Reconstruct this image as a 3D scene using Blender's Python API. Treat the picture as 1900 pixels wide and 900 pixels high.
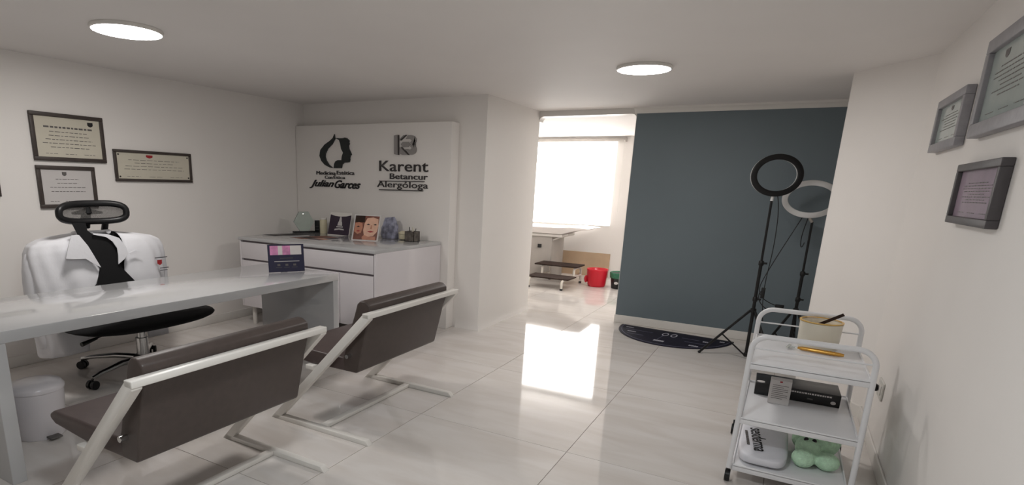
import bpy, bmesh, math, random
from mathutils import Vector, Matrix
random.seed(7)
for o in list(bpy.data.objects): bpy.data.objects.remove(o)
S = bpy.context.scene
COL = S.collection
PI = math.pi
# ------------------------------------------------------------------ camera
F, PX, PY = 1066.73, 820.58, 614.36            # focal length and principal point in 1900x900 pixels
YAW, PITCH, ROLL, CH = -0.52706703, 0.25082918, -0.0307589, 1.4
cy, sy, cp, sp = math.cos(YAW), math.sin(YAW), math.cos(PITCH), math.sin(PITCH)
fw = Vector((sy*cp, cy*cp, -sp)); r0 = Vector((cy, -sy, 0)); d0 = fw.cross(r0)
rt = r0*math.cos(ROLL) + d0*math.sin(ROLL); dn = -r0*math.sin(ROLL) + d0*math.cos(ROLL)
cd = bpy.data.cameras.new('camera'); cam = bpy.data.objects.new('camera', cd); COL.objects.link(cam)
cd.sensor_fit = 'HORIZONTAL'; cd.sensor_width = 36; cd.lens = F/1900*36
cd.shift_x = .5 - PX/1900; cd.shift_y = (PY-450)/1900; cd.clip_start = .02
m = Matrix((rt, -dn, -fw)).transposed().to_4x4(); m.translation = (0, 0, CH); cam.matrix_world = m
S.camera = cam
# ------------------------------------------------------------------ world, exposure
W = bpy.data.worlds.new('world'); S.world = W; W.use_nodes = True
W.node_tree.nodes['Background'].inputs[0].default_value = (.80, .88, 1, 1)
W.node_tree.nodes['Background'].inputs[1].default_value = .6
S.view_settings.view_transform = 'Standard'; S.view_settings.look = 'None'
S.view_settings.exposure = 0.54; S.view_settings.gamma = 1; S.view_settings.use_curve_mapping = False
LAMP_W, LAMP_EMIT, BLIND_EMIT = 10.0, 14.0, 5.0
# ------------------------------------------------------------------ photo pixels -> directions -> points on known planes
def ray(x, y): return rt*((x-PX)/F) + dn*((y-PY)/F) + fw
CP = Vector((0, 0, CH))
def onz(x, y, z=0.0): d = ray(x, y); return CP + d*((z-CH)/d.z)
def ony(x, y, Y): d = ray(x, y); return CP + d*(Y/d.y)
def onx(x, y, X): d = ray(x, y); return CP + d*(X/d.x)
# ------------------------------------------------------------------ materials (all procedural)
def s2l(c):
    return tuple(((v/255)/12.92 if v <= 10 else ((v/255+.055)/1.055)**2.4) for v in c)
MATS = {}
def mat(name, rgb, rough=.5, metal=0.0, var=.04, scale=8.0, bump=0.0, bscale=200.0, coat=0.0, emit=0.0, alpha=1.0, trans=0.0, ior=1.45, spec=.5):
    if name in MATS: return MATS[name]
    M = bpy.data.materials.new(name); M.use_nodes = True; nt = M.node_tree; b = nt.nodes['Principled BSDF']
    col = s2l(rgb)
    tc = nt.nodes.new('ShaderNodeTexCoord')
    n = nt.nodes.new('ShaderNodeTexNoise'); n.inputs['Scale'].default_value = scale; n.inputs['Detail'].default_value = 4
    nt.links.new(tc.outputs['Object'], n.inputs['Vector'])
    r = nt.nodes.new('ShaderNodeValToRGB')
    r.color_ramp.elements[0].position = .3; r.color_ramp.elements[1].position = .7
    r.color_ramp.elements[0].color = tuple(max(0, v*(1-var)) for v in col) + (1,)
    r.color_ramp.elements[1].color = tuple(min(1, v*(1+var)) for v in col) + (1,)
    nt.links.new(n.outputs['Fac'], r.inputs[0]); nt.links.new(r.outputs[0], b.inputs['Base Color'])
    b.inputs['Roughness'].default_value = rough; b.inputs['Metallic'].default_value = metal
    b.inputs['Coat Weight'].default_value = coat; b.inputs['Coat Roughness'].default_value = .08
    b.inputs['Alpha'].default_value = alpha; b.inputs['Transmission Weight'].default_value = trans; b.inputs['IOR'].default_value = ior
    b.inputs['Specular IOR Level'].default_value = spec
    if emit:
        nt.links.new(r.outputs[0], b.inputs['Emission Color']); b.inputs['Emission Strength'].default_value = emit
    if bump:
        n2 = nt.nodes.new('ShaderNodeTexNoise'); n2.inputs['Scale'].default_value = bscale; n2.inputs['Detail'].default_value = 3
        nt.links.new(tc.outputs['Object'], n2.inputs['Vector'])
        bp = nt.nodes.new('ShaderNodeBump'); bp.inputs['Strength'].default_value = bump; bp.inputs['Distance'].default_value = .01
        nt.links.new(n2.outputs['Fac'], bp.inputs['Height']); nt.links.new(bp.outputs[0], b.inputs['Normal'])
    MATS[name] = M
    return M
WALL = mat('wall_paint', (239, 235, 231), .55, var=.012, scale=2, bump=.03, bscale=150)
CEIL = mat('ceiling_paint', (236, 232, 229), .7, var=.012, scale=2, bump=.03, bscale=150)
SLATE = mat('slate_paint', (113, 125, 132), .5, var=.03, scale=1.5, bump=.03, bscale=150)
TRIM = mat('trim_white', (230, 227, 222), .4, var=.01)
GROUT = mat('grout', (150, 140, 130), .8, var=.08, scale=30)
LACQ = mat('white_lacquer', (190, 190, 191), .10, var=.006, coat=.4)
CABW = mat('cabinet_white', (224, 219, 222), .25, var=.008, coat=.2)
GAP = mat('finger_groove_grey', (150, 140, 145), .5)
WMET = mat('white_metal', (226, 222, 216), .35, var=.01)
SEATB = mat('brown_leatherette', (72, 62, 58), .42, var=.08, scale=30, bump=.08, bscale=350)
SEATT = mat('brown_leatherette_top', (78, 66, 64), .4, var=.08, scale=30, bump=.08, bscale=350)
BLACK = mat('black_plastic', (16, 16, 18), .4, var=.1)
MESHB = mat('black_mesh', (14, 14, 16), .85, var=.2, scale=200, bump=.3, bscale=600)
SEATF = mat('black_fabric', (10, 10, 13), .9, var=.2, scale=120, bump=.2, bscale=500)
CHROME = mat('chrome', (205, 205, 205), .12, metal=1, var=.01)
COTTON = mat('white_cotton', (228, 228, 232), .85, var=.02, scale=6, bump=.12, bscale=40)
INK = mat('ink_black', (28, 26, 28), .6)
GREYINK = mat('ink_grey', (96, 92, 90), .6)
RED = mat('emblem_red', (160, 40, 45), .5)
FRD = mat('dark_wood_frame', (66, 58, 54), .45, var=.12, scale=20)
FRG = mat('silver_wood_frame', (150, 148, 152), .45, var=.08, scale=40)
FRC = mat('charcoal_frame', (78, 74, 76), .45, var=.06, scale=40)
PAPER = mat('cream_paper', (206, 200, 184), .6, var=.03, scale=5)
PAPERW = mat('pale_paper', (204, 200, 198), .6, var=.02, scale=5)
PAPERG = mat('greenish_paper', (176, 188, 184), .25, var=.06, scale=8, coat=.5)
PAPERP = mat('mauve_paper', (176, 156, 172), .25, var=.10, scale=6, coat=.5)
LOGOD = mat('sign_green_black', (34, 40, 40), .4)
LOGOK = mat('sign_charcoal', (62, 58, 58), .4)
LOGOG = mat('sign_grey_acrylic', (150, 146, 144), .35)
PLUM = mat('plum_print', (48, 34, 52), .4)
NAVY = mat('navy_print', (26, 26, 56), .3, coat=.3)
GLASS = mat('clear_glass', (225, 240, 235), .03, trans=.92, var=.0)
GOLD = mat('gold_metal', (214, 164, 84), .25, metal=.9)
FROG = mat('green_plush', (208, 244, 210), .95, var=.12, scale=60, bump=.6, bscale=180)
REDP = mat('red_plastic', (205, 30, 48), .3, var=.04)
GRNP = mat('green_bag_plastic', (50, 110, 84), .3, var=.25, scale=25)
BLKP = mat('black_bin_plastic', (22, 26, 26), .4)
WOODK = mat('dark_step_laminate', (58, 46, 41), .8, var=.15, scale=20, spec=.15)
BEIGE = mat('beige_board', (196, 170, 142), .6, var=.06, scale=6)
GREYP = mat('couch_body_grey', (176, 170, 164), .5)
MATN = mat('navy_mat', (22, 22, 40), .8, var=.15, scale=40)
MATP = mat('mat_print_white', (190, 190, 200), .8)
MATG = mat('mat_print_grey', (92, 92, 112), .8)
SKIN = mat('photo_skin', (190, 128, 100), .4, var=.18, scale=14)
SKIN2 = mat('photo_skin_light', (222, 176, 150), .4, var=.08, scale=20)
HAIRP = mat('photo_brown', (112, 58, 40), .4, var=.3, scale=30)
CREAM = mat('cream_ceramic', (214, 206, 178), .4)
WAX = mat('amber_wax', (216, 176, 96), .3, var=.08, scale=20)
JAR = mat('translucent_jar', (222, 216, 200), .35, var=.02)
PINKP = mat('photo_pink', (196, 130, 170), .3, var=.35, scale=18)
BLUEB = mat('blue_white_foil', (150, 152, 172), .3, var=.55, scale=22)
SOCK = mat('socket_white', (214, 212, 206), .4)
BAGM = mat('hanging_plastic', (176, 182, 168), .4, var=.12, scale=20)
WBAG = mat('white_bag', (222, 222, 228), .5, var=.03, scale=12, bump=.25, bscale=18)
CLEARP = mat('clear_plastic', (232, 236, 232), .12, trans=.8, var=.0)

def tile_mat():
    M = bpy.data.materials.new('porcelain_tile'); M.use_nodes = True; nt = M.node_tree; b = nt.nodes['Principled BSDF']
    tc = nt.nodes.new('ShaderNodeTexCoord'); oi = nt.nodes.new('ShaderNodeObjectInfo')
    ad = nt.nodes.new('ShaderNodeVectorMath'); ad.operation = 'MULTIPLY_ADD'; ad.inputs[1].default_value = (1.2, 5.0, 1)
    nt.links.new(tc.outputs['Object'], ad.inputs[0])
    cm = nt.nodes.new('ShaderNodeVectorMath'); cm.operation = 'SCALE'; cm.inputs[0].default_value = (17, 9, 3); nt.links.new(oi.outputs['Random'], cm.inputs['Scale'])
    nt.links.new(cm.outputs[0], ad.inputs[2])
    n = nt.nodes.new('ShaderNodeTexNoise'); n.inputs['Scale'].default_value = 1.4; n.inputs['Detail'].default_value = 5; n.inputs['Distortion'].default_value = .6
    nt.links.new(ad.outputs[0], n.inputs['Vector'])
    r = nt.nodes.new('ShaderNodeValToRGB'); r.color_ramp.elements[0].position = .3; r.color_ramp.elements[1].position = .62
    r.color_ramp.elements[0].color = s2l((211, 204, 198)) + (1,); r.color_ramp.elements[1].color = s2l((222, 217, 213)) + (1,)
    nt.links.new(n.outputs['Fac'], r.inputs[0]); nt.links.new(r.outputs[0], b.inputs['Base Color'])
    b.inputs['Roughness'].default_value = .055; b.inputs['Specular IOR Level'].default_value = .55
    return M
TILE = tile_mat()
# ------------------------------------------------------------------ mesh builder
class MB:
    def __init__(s): s.v = []; s.f = []
    def add(s, vs, fs):
        k = len(s.v); s.v += [Vector(p) for p in vs]; s.f += [tuple(i+k for i in f) for f in fs]; return s
    def box(s, a, b):
        x0, y0, z0 = a; x1, y1, z1 = b
        return s.add([(x0,y0,z0),(x1,y0,z0),(x1,y1,z0),(x0,y1,z0),(x0,y0,z1),(x1,y0,z1),(x1,y1,z1),(x0,y1,z1)],
                     [(3,2,1,0),(4,5,6,7),(0,1,5,4),(1,2,6,5),(2,3,7,6),(3,0,4,7)])
    def prism(s, pts, ext):
        """planar polygon pts swept along ext"""
        ext = Vector(ext); n = len(pts); P = [Vector(p) for p in pts]
        nr = Vector((0, 0, 0))
        for i in range(n): nr += P[i].cross(P[(i+1) % n])
        if nr.dot(ext) > 0: P = P[::-1]
        return s.add(P + [p+ext for p in P], [tuple(range(n)), tuple(range(2*n-1, n-1, -1))] + [((i+1) % n, i, i+n, (i+1) % n+n) for i in range(n)])
    def bar(s, a, b, w, h, up=(0, 0, 1)):
        """rectangular bar from a to b, w sideways, h along up"""
        a, b, up = Vector(a), Vector(b), Vector(up); d = (b-a).normalized(); sd = d.cross(up).normalized(); u = sd.cross(d).normalized()
        q = [sd*(i*w/2)+u*(j*h/2) for i, j in ((-1,-1),(1,-1),(1,1),(-1,1))]
        return s.prism([a+k for k in q], b-a)
    def tube(s, pts, r, n=10, closed=False):
        P = [Vector(p) for p in pts]; L = len(P); rs = r if isinstance(r, (list, tuple)) else [r]*L
        t0 = None; rings = []
        for i in range(L):
            a = P[i-1] if (i or closed) else P[i]; c = P[(i+1) % L] if (i < L-1 or closed) else P[i]
            t = (c-a).normalized()
            if t0 is None:
                u = t.orthogonal().normalized()
            else:
                u = (t0.rotation_difference(t) @ u); u = (u - t*u.dot(t)).normalized()
            t0 = t; w = t.cross(u)
            rings.append([P[i] + (u*math.cos(2*PI*k/n) + w*math.sin(2*PI*k/n))*rs[i] for k in range(n)])
        k0 = len(s.v); s.v += [p for R in rings for p in R]
        for i in range(L if closed else L-1):
            j = (i+1) % L
            for k in range(n):
                s.f.append((k0+i*n+k, k0+i*n+(k+1) % n, k0+j*n+(k+1) % n, k0+j*n+k))
        if not closed:
            s.f.append(tuple(k0+k for k in range(n-1, -1, -1))); s.f.append(tuple(k0+(L-1)*n+k for k in range(n)))
        return s
    def lathe(s, c, prof, n=32, sx=1, sy=1, cap=True):
        c = Vector(c); k0 = len(s.v)
        for r, z in prof:
            for k in range(n):
                a = 2*PI*k/n; s.v.append(c + Vector((r*sx*math.cos(a), r*sy*math.sin(a), z)))
        for i in range(len(prof)-1):
            for k in range(n): s.f.append((k0+i*n+k, k0+i*n+(k+1) % n, k0+(i+1)*n+(k+1) % n, k0+(i+1)*n+k))
        if cap:
            s.f.append(tuple(k0+k for k in range(n-1, -1, -1))); s.f.append(tuple(k0+(len(prof)-1)*n+k for k in range(n)))
        return s
    def ball(s, c, rx, ry, rz, n=20, m=12, fn=None):
        c = Vector(c); k0 = len(s.v)
        for i in range(m+1):
            p = PI*i/m
            for k in range(n):
                a = 2*PI*k/n; v = Vector((math.sin(p)*math.cos(a), math.sin(p)*math.sin(a), -math.cos(p)))
                if fn: v = fn(v)
                s.v.append(c + Vector((v.x*rx, v.y*ry, v.z*rz)))
        for i in range(m):
            for k in range(n): s.f.append((k0+i*n+k, k0+i*n+(k+1) % n, k0+(i+1)*n+(k+1) % n, k0+(i+1)*n+k))
        return s
    def grid(s, fn, nu, nv, closed=False):
        k0 = len(s.v)
        for j in range(nv+1):
            for i in range(nu+1): s.v.append(Vector(fn(i/nu, j/nv)))
        for j in range(nv):
            for i in range(nu):
                a = k0+j*(nu+1)+i; s.f.append((a, a+1, a+nu+2, a+nu+1))
        return s
    def build(s, name, material, parent=None, smooth=None, bevel=0, seg=2, origin=None, solid=0, sub=0):
        me = bpy.data.meshes.new(name); me.from_pydata(s.v, [], s.f); me.update()
        bm = bmesh.new(); bm.from_mesh(me); bmesh.ops.remove_doubles(bm, verts=bm.verts, dist=1e-5)
        bmesh.ops.dissolve_degenerate(bm, dist=1e-6, edges=bm.edges)
        bmesh.ops.recalc_face_normals(bm, faces=bm.faces)
        if bevel:
            es = [e for e in bm.edges if len(e.link_faces) == 2 and e.calc_face_angle(0) > .5]
            bmesh.ops.bevel(bm, geom=es, offset=bevel, segments=seg, affect='EDGES', profile=.5, clamp_overlap=True)
        bm.to_mesh(me); bm.free()
        if smooth is not None:
            me.shade_smooth(); me.set_sharp_from_angle(angle=math.radians(smooth))
        elif bevel:
            me.shade_smooth(); me.set_sharp_from_angle(angle=math.radians(50))
        me.materials.append(material)
        o = bpy.data.objects.new(name, me); COL.objects.link(o)
        place(o, parent, origin)
        if sub:
            md = o.modifiers.new('subdivision', 'SUBSURF'); md.levels = md.render_levels = sub
        if solid:
            md = o.modifiers.new('thickness', 'SOLIDIFY'); md.thickness = solid; md.offset = 0
        return o
ROOT = {}
def place(o, parent=None, origin=None):
    me = o.data
    if parent is not None:
        o.parent = parent; org = ROOT[parent.name]
    else:
        if origin is None:
            xs = [v.co.x for v in me.vertices]; ys = [v.co.y for v in me.vertices]; zs = [v.co.z for v in me.vertices]
            origin = ((min(xs)+max(xs))/2, (min(ys)+max(ys))/2, min(zs))
        org = Vector(origin); o.location = org
    ROOT[o.name] = Vector(org)
    me.transform(Matrix.Translation(-Vector(org)))
def thing(name, loc, label, cat, group=None):
    o = bpy.data.objects.new(name, None); COL.objects.link(o); o.location = loc; o.empty_display_size = .1
    ROOT[o.name] = Vector(loc); return tag(o, label, cat, group)
def tag(o, label, cat, group=None, kind=None):
    o['label'] = label; o['category'] = cat
    if group: o['group'] = group
    if kind: o['kind'] = kind
    return o
def struct(o): o['kind'] = 'structure'; return o
def copy_tree(o, parent=None):
    c = o.copy(); COL.objects.link(c); c.parent = parent
    for ch in [k for k in bpy.data.objects if k.parent == o]: copy_tree(ch, c)
    return c
def text_mesh(name, txt, o, ux, uy, w=None, h=None, material=None, parent=None, depth=.002, shear=0, bold=0, align=None):
    """lettering lying in the plane (ux, uy) with its lower left at o, stretched to w x h"""
    cu = bpy.data.curves.new('t', 'FONT'); cu.body = txt; cu.shear = shear; cu.offset = bold; cu.resolution_u = 3
    t = bpy.data.objects.new('t', cu); COL.objects.link(t)
    bpy.context.view_layer.update()
    me = bpy.data.meshes.new_from_object(t.evaluated_get(bpy.context.evaluated_depsgraph_get()))
    bpy.data.objects.remove(t); bpy.data.curves.remove(cu)
    xs = [v.co.x for v in me.vertices]; ys = [v.co.y for v in me.vertices]
    sx = w/(max(xs)-min(xs)); syy = h/(max(ys)-min(ys)) if h else sx
    ux, uy = Vector(ux), Vector(uy); nn = ux.cross(uy).normalized()
    bm = bmesh.new(); bm.from_mesh(me); bmesh.ops.remove_doubles(bm, verts=bm.verts, dist=1e-5)
    ex = bmesh.ops.extrude_face_region(bm, geom=bm.faces[:])
    top = {v for v in ex['geom'] if isinstance(v, bmesh.types.BMVert)}
    x0, y0 = min(xs), min(ys)
    for v in bm.verts:
        v.co = Vector(o) + ux*((v.co.x-x0)*sx) + uy*((v.co.y-y0)*syy) + (nn*depth if v in top else Vector((0, 0, 0)))
    bmesh.ops.recalc_face_normals(bm, faces=bm.faces)
    bm.to_mesh(me); bm.free(); me.name = name; me.materials.clear(); me.materials.append(material)
    ob = bpy.data.objects.new(name, me); COL.objects.link(ob); place(ob, parent); return ob
def arc(c, r, a0, a1, n, ax=(1, 0, 0), ay=(0, 0, 1)):
    c, ax, ay = Vector(c), Vector(ax), Vector(ay)
    return [c + ax*(r*math.cos(a0+(a1-a0)*i/n)) + ay*(r*math.sin(a0+(a1-a0)*i/n)) for i in range(n+1)]
# ================================================================== the room shell
CZ = 2.19                                     # ceiling height
XL, XR, YB = -4.72, .60, -1.3                 # left wall, right wall, wall behind the camera
Y1, Y2, Y3 = 4.96, 6.22, 9.40                 # sign wall, slate wall, window wall
YP = 4.82                                     # front of the sign panel
XC, XO = -2.484, -1.45                        # passage jambs
XE, YE, YC = .232, 4.90, 4.42                 # splayed wall: free edge and corner with the right wall
XREC, XBL, XBR = .66, -4.7, -.9               # recess side, back room sides
struct_floor = struct(MB().box((XL-.2, YB-.2, -.12), (1.2, Y3+.3, -.003)).build('floor', GROUT))
tx, ty, gx, gy = .943, 1.135, -1.79, 2.845
base_tile = None
for i in range(-4, 4):
    for j in range(-4, 6):
        a = (gx+i*tx+.0017, gy+j*ty+.0017, -.010); b = (gx+(i+1)*tx-.0017, gy+(j+1)*ty-.0017, 0)
        if b[0] < XL or a[0] > 1.2 or b[1] < YB or a[1] > Y3+.1: continue
        if base_tile is None:
            bt = MB().box((-tx/2+.0017, -ty/2+.0017, -.010), (tx/2-.0017, ty/2-.0017, 0)).build('tile', TILE, origin=(0, 0, 0))
            base_tile = bt
            t = bt
        else:
            t = base_tile.copy(); COL.objects.link(t); t.name = 'tile'
        t.parent = struct_floor
        t.location = Vector(((a[0]+b[0])/2, (a[1]+b[1])/2, 0)) - struct_floor.location
T = .12
struct(MB().box((XL-.2, YB-.2, CZ), (1.2, Y3+.3, CZ+.12)).build('ceiling', CEIL))
struct(MB().box((XL-T, YB-T, 0), (XL, Y1+T, CZ)).build('wall_left', WALL))
struct(MB().box((XL, YB-T, 0), (XR+T, YB, CZ)).build('wall_rear', WALL))
struct(MB().box((XR, YB, 0), (XR+T, YC, CZ)).build('wall_right', WALL))
# splayed wall between right wall and recess (a wedge shaped pier, rounded free edge)
pr = [(XR, YC, 0)] + [(XE+.018, YE-.022, 0), (XE+.004, YE-.004, 0), (XE, YE+.02, 0), (XE+.006, YE+.05, 0)] + [(XR+T, YE+.05, 0), (XR+T, YC, 0)]
struct(MB().prism(pr, (0, 0, CZ)).build('wall_splayed', WALL))
struct(MB().box((XREC, YE+.05, 0), (XREC+T, Y2, CZ)).build('wall_recess', WALL))
# sign wall, with the passage jamb running back from it; foot flares out like the photo's plastered foot
struct(MB().box((XL, Y1, 0), (XC-.25, Y1+.30, CZ)).build('wall_sign', WALL))
jm = MB()
fl = [(.0, CZ), (.0, .10), (.004, .05), (.014, .02), (.024, 0)]
for k in range(len(fl)-1):
    (o0, z0), (o1, z1) = fl[k], fl[k+1]
    jm.add([(XC-.25, Y1-o0, z0), (XC+o0, Y1-o0, z0), (XC+o0, Y2+.02, z0), (XC-.25, Y2+.02, z0), (XC-.25, Y1-o1, z1), (XC+o1, Y1-o1, z1), (XC+o1, Y2+.02, z1), (XC-.25, Y2+.02, z1)],
           [(0, 1, 5, 4), (1, 2, 6, 5), (2, 3, 7, 6), (3, 0, 4, 7)])
struct(jm.build('wall_passage', WALL, smooth=35))
# header over the passage with rounded upper corners, and slate wall
HZ = 2.135
hp = [(XC-.02, 0, CZ), (XC-.02, 0, HZ-.05)] + [(XC+.05+.05*math.cos(a), 0, HZ-.05+.05*math.sin(a)) for a in [PI-PI/2*i/6 for i in range(7)]] + \
     [(XO-.05+.05*math.cos(a), 0, HZ-.05+.05*math.sin(a)) for a in [PI/2-PI/2*i/6 for i in range(7)]] + [(XO+.02, 0, HZ-.05), (XO+.02, 0, CZ)]
struct(MB().prism([(p[0], Y2+.004, p[2]) for p in hp], (0, T, 0)).build('trim_1', TRIM))
struct(MB().box((XO, Y2, 0), (XREC+T, Y2+T, CZ)).build('wall_slate', SLATE))
struct(MB().box((XO-.004, Y2+.001, 0), (XO, Y2+T, HZ)).build('trim_2', TRIM))
# cove moulding on the slate wall, skirting boards
cv = [(0, HZ), (-.012, HZ), (-.018, HZ+.012), (-.03, HZ+.026), (-.05, HZ+.038), (-.055, CZ), (0, CZ)]
struct(MB().prism([(XO-.02, Y2+y, z) for y, z in cv], (XREC-XO+.02, 0, 0)).build('trim_3', TRIM, smooth=30))
struct(MB().box((XO-.01, Y2-.014, 0), (XREC, Y2, .085)).build('baseboard_slate', TRIM, bevel=.004))
struct(MB().box((XR-.012, YB, 0), (XR, YC-.01, .08)).build('baseboard_right', TRIM, bevel=.004))
d = Vector((XE-XR, YE-YC, 0)).normalized(); nrm = Vector((d.y, -d.x, 0)); nrm = -nrm if nrm.y > 0 else nrm
struct(MB().prism([Vector((XR, YC, 0))-d*.0, Vector((XE+.02, YE-.026, 0)), Vector((XE+.02, YE-.026, 0))+nrm*.012, Vector((XR-.004, YC-.01, 0))+nrm*.010], (0, 0, .08)).build('baseboard_splayed', TRIM))
struct(MB().box((XL, YB, 0), (XL+.012, 4.8, .08)).build('baseboard_left', TRIM, bevel=.004))
# back room
struct(MB().box((XBL-T, Y2, 0), (XBL, Y3, CZ)).build('wall_back_room_left', WALL))
struct(MB().box((XBR, Y2+T, 0), (XBR+T, Y3, CZ)).build('wall_back_room_right', WALL))
struct(MB().box((XBL, Y2, 0), (XC-.25, Y2+T, CZ)).build('wall_back_room_front', WALL))
WX1 = ony(1137.5, 340, Y3-.03).x; WX0 = WX1-1.65; WZ0, WZ1 = ony(1060, 414.5, Y3-.03).z, ony(1070, 263.5, Y3-.03).z
struct(MB().box((XBL, Y3, 0), (XBR, Y3+.2, WZ0)).box((XBL, Y3, WZ1), (XBR, Y3+.2, CZ)).box((XBL, Y3, WZ0), (WX0, Y3+.2, WZ1)).box((WX1, Y3, WZ0), (XBR, Y3+.2, WZ1)).build('wall_window', WALL))
wf = thing('window_1', (0, Y3+.12, WZ0), 'white framed window behind the glowing roller blind', 'window'); del wf['category']; struct(wf)
fm = MB()
for a, b in (((WX0, Y3+.1, WZ0), (WX1, Y3+.15, WZ0+.05)), ((WX0, Y3+.1, WZ1-.05), (WX1, Y3+.15, WZ1)), ((WX0, Y3+.1, WZ0), (WX0+.05, Y3+.15, WZ1)), ((WX1-.05, Y3+.1, WZ0), (WX1, Y3+.15, WZ1)), (((WX0+WX1)/2-.025, Y3+.1, WZ0), ((WX0+WX1)/2+.025, Y3+.15, WZ1))): fm.box(a, b)
fm.build('window_frame', TRIM, wf)
for a, b in ((WX0+.05, (WX0+WX1)/2-.025), ((WX0+WX1)/2+.025, WX1-.05)): MB().box((a, Y3+.12, WZ0+.05), (b, Y3+.126, WZ1-.05)).build('pane', GLASS, wf)
# ================================================================== ceiling lamps
DIFF = mat('lamp_diffuser', (255, 255, 255), .5, var=0, emit=LAMP_EMIT)
def lamp(px, py, r, label, watt, at=None, tint=(1, .945, .895)):
    c = onz(px, py, CZ-.02); x, y = at or (c.x, c.y)
    t = thing('ceiling_lamp', (x, y, CZ), label, 'lamp', 'round ceiling lamps')
    MB().lathe((x, y, CZ), [(r, 0), (r+.003, -.006), (r+.001, -.018), (r-.006, -.021), (r-.009, -.018), (r-.009, -.003)], 56, cap=False).build('rim', TRIM, t, smooth=40)
    MB().lathe((x, y, CZ), [(r-.0085, -.003), (r-.0085, -.021), (r*.6, -.025), (.001, -.026)], 56).build('diffuser', DIFF, t, smooth=40)
    L = bpy.data.lights.new('lamp_light', 'AREA'); L.shape = 'DISK'; L.size = 2*r-.03; L.energy = watt; L.color = tint; L.spread = PI
    lo = bpy.data.objects.new('lamp_light', L); COL.objects.link(lo); lo.location = (0, 0, -.030); lo.parent = t
    return t
lamp(236, 60, .185, 'round white ceiling lamp above the desk end nearer the diplomas', LAMP_W*.85)
lamp(1195, 130, .175, 'round white ceiling lamp in front of the slate wall and passage', LAMP_W*.68)
lamp(0, 0, .18, 'added fill lamp on the ceiling over the near right corner, out of view', LAMP_W*1.15, (-.75, .8), (.87, .955, 1))  # unseen lamp, added to brighten the right wall
lamp(0, 0, .18, 'added fill lamp on the back room ceiling, hidden behind the slate wall', LAMP_W*.7, (-1.4, 7.4), (1, .955, .90))  # hidden lamp, added to brighten the passage jamb and back room
# ================================================================== sign panel with logos
pn = thing('sign_panel', (-3.7, YP, 0), 'raised white wall panel carrying two practice logos above the cabinet', 'sign panel')
XPR = -2.765
MB().box((XL+.004, YP, 0), (XPR, Y1-.001, 1.955)).build('panel', WALL, pn, bevel=.004)
def sign_poly(name, pts, material, parent=pn, dep=.014, zs=5.0, zo=(540, 220)):
    q = [ony(zo[0]+x/zs, zo[1]+y/zs, YP) for x, y in pts]
    return MB().prism(q, (0, -dep, 0)).build(name, material, parent)
sign_poly('emblem_swirl', [(408,145),(413,190),(388,238),(348,280),(326,325),(324,355),(332,385),(358,428),(395,459),(365,454),(320,430),(287,392),(271,345),(279,292),(318,242),(368,206),(394,180)], LOGOD)
sign_poly('emblem_face', [(413,180),(460,184),(488,183),(505,177),(525,183),(547,206),(543,222),(548,236),(540,252),(543,280),(556,308),(568,336),(554,347),(556,356),(551,366),(554,378),(548,404),(520,408),(498,410),(480,428),(475,460),(402,460),(407,420),(418,398),(440,386),(474,386),(478,350),(490,318),(472,284),(462,232),(452,200)], LOGOD)
def sign_text(name, txt, zx0, zx1, zy0, zy1, material, zs=5.0, zo=(540, 220), **k):
    a = ony(zo[0]+zx0/zs, zo[1]+zy1/zs, YP); b = ony(zo[0]+zx1/zs, zo[1]+zy1/zs, YP); c = ony(zo[0]+(zx0+zx1)/2/zs, zo[1]+zy0/zs, YP)
    z = (a.z+b.z)/2
    return text_mesh(name, txt, (a.x, YP, z), (1, 0, 0), (0, 0, 1), b.x-a.x, c.z-z, material, pn, depth=.010, **k)
sign_text('lettering', 'Medicina', 240, 416, 488, 522, LOGOK); sign_text('lettering', 'Estética', 428, 590, 486, 522, LOGOK)
sign_text('lettering', 'Con', 318, 388, 530, 560, LOGOK); sign_text('lettering', 'Ética', 398, 505, 526, 560, LOGOK)
sign_text('lettering', 'Julian', 176, 402, 570, 650, INK, shear=.5, bold=.02); sign_text('lettering', 'Garces', 408, 648, 574, 650, INK, shear=.5, bold=.02)
sign_text('lettering', 'Karent', 822, 1275, 392, 492, LOGOK, bold=.004)
sign_text('lettering', 'Betancur', 920, 1270, 512, 565, LOGOK, bold=.006)
sign_text('lettering', 'Alergóloga', 802, 1272, 586, 660, LOGOK, bold=.002)
sign_poly('rule', [(822,576),(1240,582),(1240,589),(822,583)], LOGOK); sign_poly('rule', [(822,655),(1228,667),(1228,675),(822,663)], LOGOK)
def th(a, b, n): return [a+(b-a)*i/n for i in range(n+1)]
sign_poly('emblem_bar', [(962,158),(985,153),(1002,153),(1002,336),(985,336),(962,330)], LOGOG)
sign_poly('emblem_arm', [(1016,204),(1016,190),(1048,155),(1078,155)], LOGOG)
sign_poly('emblem_arm', [(1014,268),(1034,262),(1098,334),(1040,336),(1018,330)], LOGOG)
sign_poly('emblem_arm', [(1024,240),(1045,216),(1090,216),(1112,240),(1090,264),(1045,264)], LOGOG)
up = [(1122+46*math.cos(a), 199+44*math.sin(a)) for a in th(-PI/2, PI/2*.85, 10)]; lo_ = [(1122+48*math.cos(a), 288+48*math.sin(a)) for a in th(-PI/2*.85, PI/2, 10)]
sign_poly('emblem_bow', [(1090, 155)] + up + [(1112, 240)] + lo_ + [(1104, 334), (1062, 284), (1090, 284), (1112, 290), (1126, 276), (1112, 258), (1128, 240), (1112, 222), (1126, 205), (1112, 190), (1072, 190)], LOGOG)
for pts in ([(998,153),(1006,153),(1006,338),(998,338)], [(1026,204),(1020,200),(1070,153),(1080,153)], [(1028,272),(1036,266),(1104,338),(1092,338)]): sign_poly('emblem_edge', pts, LOGOK, dep=.017)
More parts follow.
